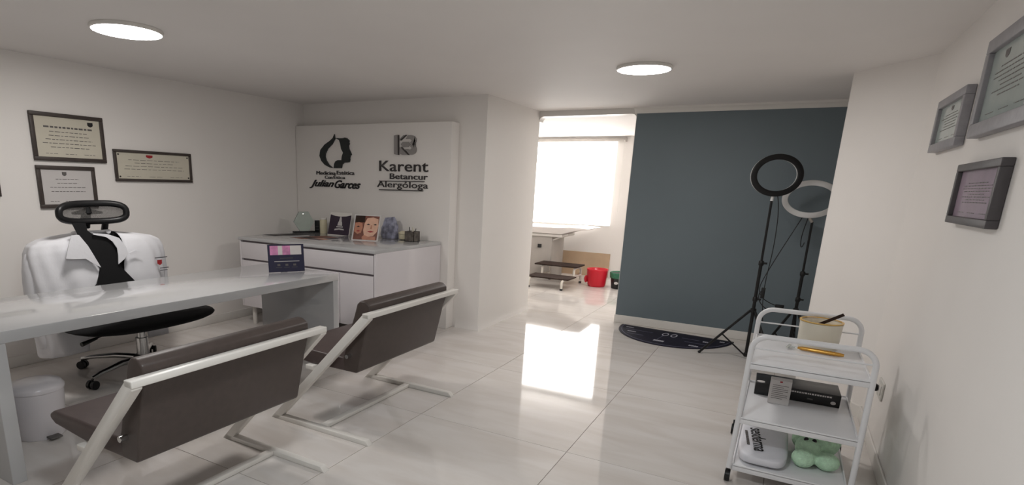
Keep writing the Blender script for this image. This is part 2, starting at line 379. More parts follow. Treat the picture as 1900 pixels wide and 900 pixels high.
# ================================================================== diplomas and frames
def hframe(name, side, quad, label, frame_m, paper_m, w, dep, group, emblem=None, title=True, rows=6, mount=False, textm=GREYINK, wall=None):
    """framed sheet flat against the left (side=1) or right (side=-1) wall; quad = y0, y1, z0, z1 of its front"""
    y0, y1, z0, z1 = quad; X = wall; t = thing(name, (X, (y0+y1)/2, z0), label, 'diploma', group)
    s_ = side
    def bx(ya, za, yb, zb, xa, xb): return ((min(X+s_*xa, X+s_*xb), min(ya, yb), min(za, zb)), (max(X+s_*xa, X+s_*xb), max(ya, yb), max(za, zb)))
    for q in (bx(y0, z0, y1, z0+w, .001, dep), bx(y0, z1-w, y1, z1, .001, dep), bx(y0, z0+w, y0+w, z1-w, .001, dep), bx(y1-w, z0+w, y1, z1-w, .001, dep)):
        MB().box(*q).build('frame_rail', frame_m, t, bevel=.003)
    MB().box(*bx(y0+w*.9, z0+w*.9, y1-w*.9, z1-w*.9, .001, dep*.55)).build('sheet', paper_m, t)
    # printed lines
    iy0, iy1, iz0, iz1 = y0+w*1.2, y1-w*1.2, z0+w*1.2, z1-w*1.2; H_, W_ = iz1-iz0, iy1-iy0
    pm = MB(); xa, xb = dep*.55, dep*.55+.0008
    rng = random.Random(label)
    def line(c, zc, half, th_, n=0):
        a = c-half
        while a < c+half:
            l = rng.uniform(.03, .09)*W_; pm.box(*bx(a, zc-th_/2, min(a+l, c+half), zc+th_/2, xa, xb)); a += l + .018*W_
    mid = (iy0+iy1)/2
    if title: line(mid, iz1-.24*H_, .38*W_, .045*H_)
    zz = iz1-(.36 if title else .26)*H_
    for r in range(rows): line(mid, zz-r*(.5*H_/rows), rng.uniform(.2, .42)*W_, .016*H_)
    for c in (.2, .5, .8): line(iy0+c*W_, iz0+.07*H_, .09*W_, .012*H_)
    pm.build('printed_text', textm, t)['kind'] = 'stuff'
    if emblem:
        e = MB(); c = iy0+emblem[0]*W_; z = iz1-.1*H_
        e.prism([(X+s_*xa, c+p*.045*W_, z+q*.06*H_) for p, q in ((-1, 1), (1, 1), (1, -.3), (.6, -.8), (0, -1.1), (-.6, -.8), (-1, -.3))], (s_*.001, 0, 0)); e.build('crest', emblem[1], t)
    if mount:
        for a in (iy0+.012, iy1-.012):
            for b in (iz0+.012, iz1-.012): MB().prism([(X+s_*xa, a+.006*math.cos(k*PI/4), b+.006*math.sin(k*PI/4)) for k in range(8)], (s_*.006, 0, 0)).build('screw_cap', INK, t)
    return t
def lq(tl, br):
    a = onx(*tl, XL+.02); b = onx(*br, XL+.02); return (a.y, b.y, b.z, a.z)
gL, gR = 'framed diplomas on the desk side wall', 'framed certificates on the right wall'
hframe('diploma', 1, lq((52, 204), (199, 303)), 'dark framed cream diploma with ornate title, highest of the diplomas', FRD, PAPER, .028, .022, gL, (.86, INK), True, 5, wall=XL)
hframe('diploma', 1, lq((66, 306), (184, 385)), 'dark framed pale certificate partly hidden by the headrest', FRD, PAPERW, .028, .022, gL, (.45, GREYINK), False, 4, wall=XL)
hframe('diploma', 1, lq((210, 276), (358, 339)), 'dark framed diploma with red crest, nearest the sign wall', FRD, PAPER, .022, .022, gL, (.43, RED), False, 4, True, wall=XL)
a = onx(4, 365, XL+.02); b = onx(2, 312, XL+.02)
hframe('diploma', 1, (a.y-.42, a.y, a.z, b.z), 'dark framed diploma cut off at the picture edge', FRD, PAPER, .028, .022, gL, None, True, 5, wall=XL)
hframe('certificate_frame', -1, (2.58, 3.172, 1.308, 1.537), 'charcoal box frame with a mauve certificate, lowest on the right wall', FRC, PAPERP, .028, .035, gR, None, False, 8, wall=XR, textm=GREYINK)
hframe('certificate_frame', -1, (3.36, 3.925, 1.626, 1.872), 'small silver grey box frame with a pale green certificate', FRG, PAPERG, .038, .035, gR, (.5, GREYINK), False, 6, wall=XR)
hframe('certificate_frame', -1, (2.45, 3.135, 1.635, 1.99), 'large silver grey box frame cut off by the picture edge', FRG, PAPERG, .05, .038, gR, (.7, GREYINK), False, 7, wall=XR)
# ================================================================== white cabinet under the sign
CT, CX0, CX1, CY0, CY1 = .857, -4.47, -2.845, 3.775, YP-.004
cb = thing('sideboard_cabinet', ((CX0+CX1)/2, (CY0+CY1)/2, 0), 'long white lacquered sideboard cabinet with drawers against the sign panel', 'cabinet')
MB().box((CX0, CY0-.012, CT-.03), (CX1, CY1, CT)).build('worktop', LACQ, cb, bevel=.004)
BZ = .19
MB().box((CX0+.02, CY0+.03, BZ), (CX1-.03, CY1-.01, CT-.03)).build('carcass', GAP, cb)
for a in (CX0+.003, CX1-.022): MB().box((a, CY0+.002, BZ), (a+.02, CY1-.005, CT-.03)).build('side_panel', CABW, cb, bevel=.002)
dx = [CX0+.026, -3.86, -3.42, CX1-.026]
dw = [CX0+.026, (CX0+CX1)/2, CX1-.026]
for i in range(2):
    MB().box((dw[i]+.002, CY0, .655), (dw[i+1]-.002, CY0+.025, CT-.048)).build('drawer', CABW, cb, bevel=.002)
xs = [CX0+.026, -4.05, -3.64, -3.235, CX1-.026]
for i in range(4):
    MB().box((xs[i]+.002, CY0, BZ), (xs[i+1]-.002, CY0+.025, .637)).build('door', CABW, cb, bevel=.002)
for x in (CX0+.08, CX1-.08):
    for y in (CY0+.08, CY1-.08): MB().lathe((x, y, 0), [(.018, 0), (.022, .01), (.024, BZ)], 14).build('leg', WMET, cb, smooth=40)
# ------------------------------------------------------------------ things on the cabinet
def cbp(x, y, dy=0): p = onz(x, y, CT); p.y = min(p.y, YP-.06); return p
# hexagonal glass award
hx = Vector((-4.405, 4.58, CT)); tr = thing('glass_award', hx, 'hexagonal clear glass award on a dark base, left end of the cabinet', 'award')
ax = Vector((.42, .9, 0)).normalized(); ay = Vector((-ax.y, ax.x, 0))
MB().prism([hx+ax*(.115*i)+ay*(.03*j)+Vector((0, 0, .0)) for i, j in ((-1,-1),(1,-1),(1,1),(-1,1))], (0, 0, .012)).build('base', BLACK, tr, bevel=.002)
hexp = [hx+ax*x+Vector((0, 0, z)) for x, z in ((-.045, .012), (.055, .012), (.115, .11), (.055, .215), (-.05, .215), (-.11, .11))]
MB().prism([p-ay*.008 for p in hexp], ay*.016).build('plate', GLASS, tr, bevel=.003)
p = Vector((-4.30, 4.70, CT)); tb = thing('small_box', p, 'small black carton beside the white canister', 'box')
MB().box((p.x-.035, p.y-.03, CT), (p.x+.035, p.y+.03, CT+.125)).build('carton', BLACK, tb, bevel=.002)
MB().box((p.x-.025, p.y-.031, CT+.03), (p.x+.025, p.y-.030, CT+.034)).box((p.x-.02, p.y-.031, CT+.06), (p.x+.02, p.y-.030, CT+.064)).build('print', GREYINK, tb)['kind'] = 'stuff'
p = Vector((-4.20, 4.66, CT)); wc = thing('canister', p, 'slim white cylindrical canister beside the black carton', 'canister')
MB().lathe(p, [(.036, 0), (.038, .004), (.038, .135), (.036, .14)], 28).build('body', CREAM, wc, smooth=40)
MB().lathe(p, [(.037, .141), (.039, .143), (.039, .158), (.034, .163)], 28).build('lid', WMET, wc, smooth=40)
def easel_card(name, base, half, h, lean, label, cat, layers, thick=.006, face=(0, -1), border=WMET):
    """upright sheet on the counter: base centre, half width, height, lean back, facing direction; layers = (poly in 0..1 coords, material, name)"""
    f = Vector((face[0], face[1], 0)).normalized(); u = Vector((-f.y, f.x, 0)); v = (Vector((0, 0, 1))-f*lean).normalized(); n = u.cross(v); n = n if n.dot(f) > 0 else -n
    base = Vector(base); t = thing(name, base, label, cat)
    P = lambda a, b, o=0: base + u*((a-.5)*2*half) + v*(b*h) + n*o
    MB().prism([P(0, 0), P(1, 0), P(1, 1), P(0, 1)], -n*thick).build('sheet', border, t)
    st = base - f*(h*.42) + Vector((0, 0, 0))
    MB().prism([P(.4, .72, -thick), P(.6, .72, -thick), st+u*(.2*half), st-u*(.2*half)], -n*.003).build('easel_back', border, t)
    for k, (nm, poly, mt) in enumerate(layers):
        MB().prism([P(a, b, .0004*k) for a, b in poly], n*.0006).build(nm, mt, t)
    return t, P, u, v, n
R4 = lambda a, b, c, d: [(a, b), (c, b), (c, d), (a, d)]
t, P, u, v, n = easel_card('brochure_stand', (-3.95, 4.60, CT), .125, .235, .32, 'tilted plum brochure with a white emblem on an easel', 'brochure',
    [('printed_field', [(.0, .02), (.98, .0), (.99, .9), (.75, .84), (.5, .82), (.25, .84), (.02, .9)], PLUM),
     ('emblem', [(.40, .42), (.62, .42), (.60, .56), (.57, .62), (.55, .78), (.51, .82), (.47, .78), (.45, .62), (.42, .56)], PAPERW), ('emblem', R4(.36, .34, .66, .39), PAPERW),
     ('emblem', [(.28, .2), (.5, .24), (.74, .22), (.7, .28), (.5, .3), (.3, .27)], PAPERW)], face=(.18, -1))
# photo card
t, P, u, v, n = easel_card('photo_card', (-3.40, 4.33, CT), .135, .255, .38, 'white bordered photo card of a smiling face on the cabinet', 'photo card',
    [('photo_background', R4(.05, .04, .95, .95), HAIRP), ('photo_panel', R4(.05, .70, .42, .95), WOODK),
     ('photo_face', [(.45, .22), (.62, .16), (.8, .2), (.92, .36), (.95, .6), (.92, .84), (.72, .90), (.5, .86), (.42, .66), (.40, .4)], SKIN2),
     ('photo_face', [(.07, .34), (.2, .24), (.33, .3), (.37, .5), (.34, .66), (.2, .7), (.07, .66)], SKIN),
     ('photo_neck', [(.4, .04), (.9, .04), (.88, .18), (.62, .16), (.45, .22), (.38, .14)], SKIN),
     ('photo_eye', [(.5, .62), (.57, .655), (.64, .62), (.57, .60)], INK), ('photo_eye', [(.76, .62), (.83, .655), (.9, .62), (.83, .60)], INK),
     ('photo_mouth', [(.56, .36), (.68, .32), (.82, .36), (.69, .385)], RED), ('photo_nose', [(.66, .46), (.72, .46), (.705, .6), (.68, .6)], SKIN),
     ('photo_eye', [(.13, .53), (.2, .56), (.27, .53), (.2, .51)], INK), ('photo_mouth', [(.14, .36), (.22, .33), (.3, .37), (.22, .39)], RED)], face=(.25, -1), border=PAPERW)
# pouch
p = Vector((-3.385, 4.72, CT+.001))
po = thing('foil_pouch', p, 'crumpled blue and white sample pouch behind the photo card', 'pouch')
def pouch(u_, v_):
    a = 2*PI*u_; rx = [.085, .095, .09, .075, .06][0]+.012*math.sin(PI*v_)-.03*v_*v_; ry = .048*(1-v_**2)+.004
    c_, s_ = math.cos(a), math.sin(a); w_ = 1+.06*math.sin(5*a+9*v_)+.04*math.sin(11*a-7*v_)
    return p+Vector((rx*math.copysign(abs(c_)**.7, c_)*w_, ry*math.copysign(abs(s_)**.8, s_)*w_, .205*v_*(1+.04*c_)))
MB().grid(pouch, 36, 12).build('pouch_body', BLUEB, po, smooth=60)
p = Vector((-3.225, 4.73, CT)); pt = thing('cream_pot', p, 'small cream pot with a domed lid', 'pot')
MB().lathe(p, [(.03, 0), (.045, .006), (.05, .04), (.045, .05)], 28).build('jar', CREAM, pt, smooth=50)
MB().lathe(p, [(.048, .051), (.052, .054), (.052, .066), (.03, .08), (.004, .084)], 28).build('lid', CREAM, pt, smooth=50)
p = Vector((-3.065, 4.64, CT)); pc = thing('pencil_cup', p, 'grey patterned square holder at the right end of the cabinet', 'holder')
FOILG = mat('grey_foil_pattern', (104, 98, 92), .35, metal=.3, var=.5, scale=30)
cu_ = MB(); hw, hh = .052, .095
for a, b in (((-hw, -hw), (hw, -hw+.004)), ((-hw, hw-.004), (hw, hw)), ((-hw, -hw), (-hw+.004, hw)), ((hw-.004, -hw), (hw, hw))): cu_.box((p.x+a[0], p.y+a[1], CT), (p.x+b[0], p.y+b[1], CT+hh))
cu_.box((p.x-hw, p.y-hw, CT), (p.x+hw, p.y+hw, CT+.004)); cu_.build('cup', FOILG, pc)
for k in range(4):
    q = p + Vector((-.028+.019*k, .012*(-1)**k, .006)); MB().tube([q, q+Vector((.02*(-1)**k, .006, .115+.012*(k % 2)))], .004, 8).build('pencil', (WMET, INK, GREYINK, CREAM)[k], pc, smooth=40)
# magazines lying flat
def sheet(name, quad, label, cov, band, group='leaflets lying on the cabinet', z=CT, th_=.004):
    q = [Vector((a, b, z+.0005)) for a, b in quad]; c = sum(q, Vector())/4
    t = thing(name, (c.x, c.y, z), label, 'leaflet', group)
    MB().prism(q, (0, 0, th_)).build('pages', PAPERW, t)
    qq = [c+(k-c)*.985+Vector((0, 0, th_)) for k in q]; MB().prism(qq, (0, 0, .0006)).build('cover', cov, t)
    L = lambda a, b, f: a+(b-a)*f
    bb = [L(qq[0], qq[3], .2), L(qq[1], qq[2], .2), L(qq[1], qq[2], .45), L(qq[0], qq[3], .45)]; bb = [c+(k-c)*.9+Vector((0, 0, .0006)) for k in bb]
    MB().prism(bb, (0, 0, .0005)).build('print', band, t)
sheet('leaflet', [(-4.42, 4.02), (-4.22, 4.00), (-4.10, 4.34), (-4.33, 4.36)], 'dark leaflet lying nearest the cabinet\'s left end', INK, GREYINK)
sheet('leaflet', [(-4.05, 4.02), (-3.86, 3.98), (-3.74, 4.36), (-3.95, 4.40)], 'dark brown leaflet lying in front of the plum brochure', HAIRP, INK)
sheet('leaflet', [(-3.84, 4.00), (-3.68, 4.02), (-3.66, 4.3), (-3.70, 4.40)], 'brown and plum leaflet lying next to the photo card', PLUM, SKIN)
# ================================================================== desk
DT, DX0, DX1, DY0, DY1 = .72, -3.645, -2.868, 1.065, 3.335
dk = thing('desk', ((DX0+DX1)/2, (DY0+DY1)/2, 0), 'long glossy white slab desk with panel legs', 'desk')
MB().box((DX0, DY0, DT-.055), (DX1, DY1, DT)).build('desktop', LACQ, dk, bevel=.003)
for a in (DY0, DY1-.06): MB().box((DX0+.0, a, 0), (DX1, a+.06, DT-.055)).build('panel_leg', LACQ, dk, bevel=.003)
# tent card on the desk
a, b = onz(500, 506, DT), onz(565, 503, DT); c = (a+b)/2; dd = (b-a); fdir = Vector((dd.y, -dd.x, 0))
t, P, u, v, n = easel_card('tent_card', (c.x, c.y, DT+.001), .135, .205, .12, 'navy tent card with pink picture strip standing on the desk', 'tent card',
    [('printed_field', R4(.015, .015, .985, .985), NAVY), ('picture_strip', R4(.06, .62, .62, .95), PINKP), ('picture_strip', R4(.62, .62, .93, .95), PAPERW), ('picture_strip', R4(.28, .62, .40, .95), PAPERW),
     ('rule', R4(.16, .375, .86, .392), PAPERW), ('rule', R4(.32, .49, .68, .505), GREYINK)] + [('icon', R4(x, .22, x+.08, .29), GREYINK) for x in (.24, .46, .68)] + [('rule', R4(x, .16, x+.16, .17), GREYINK) for x in (.2, .42, .64)], thick=.004, face=(fdir.x, fdir.y), border=NAVY)
# ================================================================== visitor chairs
def visitor_chair():
    x0 = -2.14; yc = 2.765; t = thing('visitor_chair', (x0, yc, 0), 'x', 'chair', 'visitor chairs in front of the desk')
    Wd = .455
    for s_ in (-1, 1):
        y = yc+s_*Wd
        # skid: flat bar with a mitred toe; post: leaning flat bar from the skid's front end to the top of the back
        MB().prism([(-2.50, y-.02, .0), (-1.775, y-.02, .0), (-1.80, y-.02, .028), (-2.49, y-.02, .028)], (0, .04, 0)).build('skid', WMET, t, bevel=.003)
        MB().prism([(-2.515, y-.02, .0), (-2.455, y-.02, .0), (-1.775, y-.02, .705), (-1.775, y-.02, .735), (-1.81, y-.02, .735)], (0, .04, 0)).build('post', WMET, t, bevel=.003)
        MB().lathe((-2.08, y-s_*.01, .0), [(.0, 0), (.0, 0)], 3) if False else None
        MB().tube([(-1.955, y-s_*.02, .47), (-1.955, y-s_*.052, .47)], .012, 12).build('bolt_spacer', CHROME, t, smooth=40)
    MB().box((-2.16, yc-Wd+.02, .002), (-2.12, yc+Wd-.02, .026)).build('floor_crossbar', WMET, t, bevel=.003)
    MB().prism([(-1.815, 0, .712), (-1.772, 0, .712), (-1.772, 0, .738), (-1.812, 0, .738)][::1] and [(-1.815, yc-Wd-.02, .712), (-1.772, yc-Wd-.02, .712), (-1.772, yc-Wd-.02, .738), (-1.815, yc-Wd-.02, .738)], (0, 2*Wd+.04, 0)).build('top_rail', WMET, t, bevel=.003)
    Ws = Wd-.05
    back = [(-1.818, .712), (-1.845, .62), (-1.865, .53), (-1.885, .45), (-1.90, .385), (-1.915, .374), (-2.00, .374), (-2.01, .44), (-1.99, .50), (-1.96, .60), (-1.925, .70), (-1.905, .765), (-1.885, .785), (-1.85, .785), (-1.82, .765)]
    MB().prism([(x, yc-Ws, z) for x, z in back], (0, 2*Ws, 0)).build('backrest', SEATB, t, bevel=.012, seg=3)
    seat = [(-2.0, .374), (-2.25, .372), (-2.47, .392), (-2.505, .412), (-2.505, .432), (-2.47, .452), (-2.25, .455), (-2.06, .450), (-1.985, .452), (-1.985, .374)]
    MB().prism([(x, yc-Ws, z) for x, z in seat], (0, 2*Ws, 0)).build('seat', SEATT, t, bevel=.012, seg=3)
    MB().box((-2.26, yc-Wd+.02, .345), (-2.20, yc+Wd-.02, .371)).build('seat_rail', WMET, t, bevel=.003)
    return t
chB = visitor_chair(); chB['label'] = 'brown cantilever visitor chair nearer the cabinet'
chA = copy_tree(chB); chA.location.y = 1.50; chA['label'] = 'brown cantilever visitor chair nearest the camera'
# ================================================================== office chair with lab coat
ox, oy = -3.93, 2.39
oc = thing('office_chair', (ox, oy, 0), 'black mesh office chair with headrest and chrome star base behind the desk', 'chair')
MB().lathe((ox, oy, 0), [(.06, .065), (.066, .075), (.066, .115), (.05, .125)], 24).build('hub', BLACK, oc, smooth=40)
for k in range(5):
    a = math.radians(212+72*k); dv = Vector((math.cos(a), math.sin(a), 0)); o = Vector((ox, oy, 0))
    MB().tube([o+dv*.045+Vector((0, 0, .10)), o+dv*.2+Vector((0, 0, .108)), o+dv*.38+Vector((0, 0, .09)), o+dv*.45+Vector((0, 0, .075))], [.022, .02, .016, .014], 12).build('base_arm', CHROME, oc, smooth=60)
    w = o+dv*.45; sdv = Vector((-dv.y, dv.x, 0))
    ca = MB()
    for s_ in (-1, 1):
        cc = w+sdv*(.018*s_)+Vector((0, 0, .03)); ca.tube([cc-sdv*.011, cc+sdv*.011], .0298, 18)
    ca.tube([w+Vector((0, 0, .03)), w+Vector((0, 0, .072))], .008, 8).build('caster', BLACK, oc, smooth=40)
MB().lathe((ox, oy, 0), [(.042, .115), (.042, .25), (.03, .252), (.03, .34)], 20).build('gas_lift', CHROME, oc, smooth=40)
MB().box((ox-.12, oy-.10, .335), (ox+.12, oy+.10, .36)).build('mechanism', BLACK, oc, bevel=.008)
def sf(v): return Vector((math.copysign(abs(v.x)**.75, v.x), math.copysign(abs(v.y)**.8, v.y), v.z*(1.0 if v.z > 0 else 1)))
MB().ball((ox+.05, oy-.01, .405), .33, .52, .054, 40, 14, sf).build('seat', SEATF, oc, smooth=80)
MB().tube([(ox+.0, oy-.10, .35), (ox+.10, oy-.34, .345), (ox+.11, oy-.42, .33)], [.006, .006, .006], 8).tube([(ox+.10, oy-.37, .337), (ox+.12, oy-.48, .32)], [.010, .016], 8).build('tilt_lever', BLACK, oc, smooth=50)
# back frame: curved spine, mesh panel, headrest
spine = [(ox-.20, oy, .345), (ox-.32, oy, .40), (ox-.34, oy, .52), (ox-.29, oy, .68), (ox-.29, oy, .85), (ox-.28, oy, .98), (ox-.24, oy, 1.08)]
MB().tube([Vector(p)-Vector((.05, 0, 0)) for p in spine], [.03, .03, .028, .026, .025, .024, .022], 12).tube([(ox-.1, oy, .347), (ox-.27, oy, .37)], .03, 12).build('spine', BLACK, oc, smooth=60)
def bk(u_, v_):
    z = .47+.47*v_; w_ = .20+.03*math.sin(PI*v_)-.02*v_; yy = (u_*2-1)*w_
    x = ox-.275+.06*math.exp(-((z-.66)/.12)**2)-.10*max(0, (z-.74))/.2*.6 - .06*(1-(u_*2-1)**2)+.03
    return (x, oy+yy, z)
MB().grid(bk, 16, 14).build('mesh_back', MESHB, oc, smooth=80, solid=.012)
MB().tube([bk(i/20, 0) for i in range(21)] + [bk(1, i/10) for i in range(1, 11)] + [bk(1-i/20, 1) for i in range(1, 21)] + [bk(0, 1-i/10) for i in range(1, 10)], .013, 8, closed=True).build('back_frame', BLACK, oc, smooth=60)
hc = Vector((-4.12, 2.225, 1.138))
hp_ = []
for k in range(40):
    a = 2*PI*k/40; c_, s_ = math.cos(a), math.sin(a)
    yy = .225*math.copysign(abs(c_)**.6, c_); zz = .060*math.copysign(abs(s_)**.7, s_)*(1+.12*c_) - .014*(abs(c_) < .5)*(s_ < 0)*0
    hp_.append(hc+Vector((.06*(yy/.22)**2, yy, zz)))
MB().tube(hp_, .022, 10, closed=True).build('headrest_frame', BLACK, oc, smooth=70)
HMESH = mat('grey_see_through_mesh', (86, 84, 82), .8, var=.2, scale=200, alpha=.75)
MB().grid(lambda u_, v_: hc+Vector((.06*((u_*2-1)*.96)**2-.004, (u_*2-1)*.215, (v_*2-1)*.055*(1-.3*abs(u_*2-1)**4))), 16, 4).build('headrest_mesh', HMESH, oc, smooth=80)
MB().tube([hc+Vector((-.075, .0, -.10)), hc+Vector((-.045, 0, -.03)), hc+Vector((-.02, 0, .01))], [.034, .03, .028], 12).tube([hc+Vector((-.02, -.10, -.005)), hc+Vector((-.03, 0, .004)), hc+Vector((-.02, .10, -.005))], [.008, .022, .008], 10).tube([hc+Vector((-.02, 0, 0)), hc+Vector((-.01, 0, .055))], [.028, .012], 10).build('headrest_bracket', BLACK, oc, smooth=60)
# lab coat: one shell draped around the back, open in front
ct_ = thing('lab_coat', (-4.18, 2.29, .16), 'white cotton lab coat draped over the back of the office chair', 'coat')
ccx, ccy = -4.19, 2.30
prof = [  # z, half width (y), half depth (x), half gap
    (1.000, .095, .075, .45), (.990, .16, .085, .30), (.980, .28, .105, .25), (.968, .39, .125, .22), (.945, .445, .14, .22), (.90, .468, .155, .22), (.84, .475, .165, .22), (.78, .475, .17, .18), (.70, .475, .175, .16), (.60, .47, .175, .40), (.48, .465, .175, .45), (.34, .46, .17, .55), (.20, .455, .165, .62)]
def coat(u_, v_):
    f_ = v_*(len(prof)-1); i = min(int(f_), len(prof)-2); f_ -= i
    z, w_, d_, g_ = [prof[i][k]+(prof[i+1][k]-prof[i][k])*f_ for k in range(4)]
    a0 = math.asin(min(.98, g_*.28/w_*1.0)) if w_ > .1 else .5
    a = a0+(2*PI-2*a0)*u_                                   # from the right front edge round the back to the left one
    c_, s_ = math.cos(a), math.sin(a)
    x = d_*math.copysign(abs(c_)**.7, c_); y = w_*math.copysign(abs(s_)**.75, s_)
    fold = .006*math.sin(7*a+5*z)*min(1, v_*3)+.004*math.sin(17*a+13*z)*min(1, v_*2)
    drop = -.03*(abs(y)/.5)**3 if z > .8 else -.03*(abs(y)/.5)**3
    return (ccx+x+fold*c_*1.2-.015, ccy+y+fold*s_, z+drop)
MB().grid(coat, 96, 48).build('coat_body', COTTON, ct_, smooth=80, solid=.004)
for s_ in (-1, 1):                                           # sleeves hanging at the sides
    y = ccy+s_*.435
    pts = [Vector((ccx-.01, y-s_*.03, .90)), Vector((ccx-.0, y+s_*.005, .83)), Vector((ccx, y+s_*.012, .70)), Vector((ccx-.01, y+s_*.01, .52)), Vector((ccx+.0, y+s_*.0, .36)), Vector((ccx+.01, y-s_*.01, .22))]
    MB().tube(pts, [.045, .058, .062, .060, .056, .053], 18).build('sleeve', COTTON, ct_, smooth=80, sub=1)
FX = ccx+.185
zc8 = lambda pts, X: [onx(a/2.367, 360+b/2.367, X) for a, b in pts]
MB().prism(zc8([(312,182),(345,180),(385,228),(412,272),(442,322),(405,303),(375,284),(330,286),(288,284),(298,232)], FX), (.006, 0, 0)).build('lapel', COTTON, ct_)
MB().prism(zc8([(405,172),(470,176),(520,192),(552,232),(560,262),(545,285),(519,308),(518,270),(513,238),(492,208),(465,189),(408,178)], FX), (.006, 0, 0)).build('lapel', COTTON, ct_)
MB().prism(zc8([(560,262),(625,254),(590,248)], FX-.004), (.004, 0, 0)).build('pocket_flap', COTTON, ct_)
MB().prism(zc8([(318,128),(376,128),(384,160),(408,178),(465,190),(492,208),(513,240),(519,306),(600,388),(640,420),(400,440),(428,395),(443,322),(412,272),(385,228),(345,180)], FX-.010), (-.012, 0, 0)).build('back_upright', MESHB, oc)
MB().tube([Vector((ccx+.10*math.cos(a), ccy-.04+.11*math.sin(a), .995+.012*math.cos(a))) for a in [PI*.30+PI*1.4*i/24 for i in range(25)]], .016, 8).build('collar', COTTON, ct_, smooth=80)
lb = onx(296, 487, ccx+.165)
MB().box(lb+Vector((0, -.035, .035)), lb+Vector((.003, .065, .040))).box(lb+Vector((0, -.0, -.045)), lb+Vector((.003, .07, -.040))).box(lb+Vector((0, .0, -.062)), lb+Vector((.003, .06, -.058))).build('embroidery', INK, ct_)['kind'] = 'stuff'
MB().prism([lb+Vector((0, a*.018, b*.02)) for a, b in ((-1, 1), (1, 1), (1, -.4), (0, -1), (-1, -.4))], (.004, 0, 0)).build('embroidered_crest', RED, ct_)
# pedal bin under the desk
p = Vector((-3.36, 1.42, 0)); wb = thing('pedal_bin', p, 'small white bin standing under the desk beside the near leg', 'bin')
MB().lathe(p, [(.11, .0), (.115, .006), (.13, .25), (.13, .26)], 32).build('body', CABW, wb, smooth=40)
MB().lathe(p, [(.134, .262), (.136, .275), (.12, .30), (.06, .312), (.004, .314)], 32).build('lid', CABW, wb, smooth=50)
MB().box((p.x+.11, p.y-.03, .012), (p.x+.16, p.y+.03, .022)).build('pedal', GREYINK, wb, bevel=.003)
# ================================================================== back room
bl = thing('roller_blind', ((WX0+WX1)/2, Y3-.05, WZ0), 'white roller blind glowing with daylight over the window', 'blind')
BLINDM = mat('blind_fabric_lit', (255, 253, 250), .8, var=.01, emit=BLIND_EMIT)
MB().box((WX0-.06, Y3-.005, WZ0-.005), (WX1, Y3-.004, WZ1)).build('fabric', BLINDM, bl)
MB().box((WX0-.06, Y3-.012, WZ0-.02), (WX1, Y3-.001, WZ0-.005)).build('bottom_bar', TRIM, bl, bevel=.003)
MB().tube([(WX0-.1, Y3-.035, WZ1+.028), (WX1+.13, Y3-.035, WZ1+.028)], .028, 16).build('roller', GREYP, bl, smooth=40)
MB().box((WX1+.13, Y3-.065, WZ1), (WX1+.145, Y3, WZ1+.06)).build('bracket', GREYP, bl)
MB().tube([(WX1+.12, Y3-.06, WZ1+.02)] + [(WX1+.12, Y3-.05-.02*math.cos(a), 1.08-.03*math.sin(a)) for a in th(0, PI, 8)] + [(WX1+.12, Y3-.02, WZ1+.02)], .003, 6).build('pull_chain', TRIM, bl, smooth=60)
# examination couch
EY = 8.62
ex1 = ony(1022, 465, EY).x; tip = ony(1093, 425.5, EY); ez = ony(1000, 432, EY).z
ec = thing('examination_couch', (ex1-.6, EY+.3, 0), 'white padded examination couch with grey cabinet body under the window', 'couch')
MB().box((XBL+.05, EY+.02, .0), (ex1, EY+.6, ez-.05)).build('body', GREYP, ec, bevel=.006)
MB().box((XBL+.05, EY, ez-.05), (ex1+.16, EY+.62, ez-.005)).build('bed_frame', WMET, ec, bevel=.006)
tx_ = tip.x; pad = [(XBL+.02, ez), (tx_-.42, ez), (tx_-.22, tip.z-.045), (tx_-.02, tip.z-.012), (tx_, tip.z), (tx_-.08, tip.z+.006), (tx_-.3, tip.z+.012), (tx_-.5, ez+.10), (tx_-.8, ez+.095), (XBL+.02, ez+.10)]
MB().prism([(x, EY-.02, z) for x, z in pad], (0, .66, 0)).build('mattress', mat('couch_vinyl', (236, 230, 226), .4, var=.02), ec, bevel=.012, seg=3)
MB().bar((ex1, EY+.06, ez-.10), (ex1+.24, EY+.06, ez-.002), .02, .02).build('foot_strut', WMET, ec, bevel=.002)
q = ony(1001.5, 456, EY+.02); MB().box((q.x-.03, EY, q.z-.025), (q.x+.03, EY+.018, q.z+.03)).build('latch', BLACK, ec, bevel=.004)
# two step stool
ss = thing('step_stool', (-2.8, 8.0, 0), 'two step stool with dark treads and white bent legs', 'step stool')
MB().box((-3.13, 7.74, .138), (-2.50, 8.10, .157)).build('tread', WOODK, ss, bevel=.004)
MB().box((-3.19, 8.19, .262), (-2.53, 8.57, .283)).build('tread', WOODK, ss, bevel=.004)
LEGW = mat('stool_white', (224, 218, 208), .35)
for x in (-3.07, -2.58):
    MB().tube([(x, 7.70, .012), (x, 7.70, .09), (x, 7.715, .118), (x, 7.745, .127), (x, 8.08, .127)], .017, 10).build('leg', LEGW, ss, smooth=60)
    MB().tube([(x, 8.22, .13), (x, 8.22, .22), (x, 8.235, .24), (x, 8.26, .2505), (x, 8.50, .2505)], .017, 10).build('leg', LEGW, ss, smooth=60)
    MB().tube([(x, 8.48, .2505), (x, 8.55, .20), (x, 8.56, .012)], .017, 10).build('leg', LEGW, ss, smooth=60)
    MB().tube([(x, 8.06, .124), (x, 8.56, .124)], .013, 10).build('side_rail', LEGW, ss, smooth=60)
    for y in (7.70, 8.56): MB().lathe((x, y, 0), [(.021, 0), (.021, .02), (.018, .024)], 14).build('rubber_foot', BLACK, ss, smooth=40)
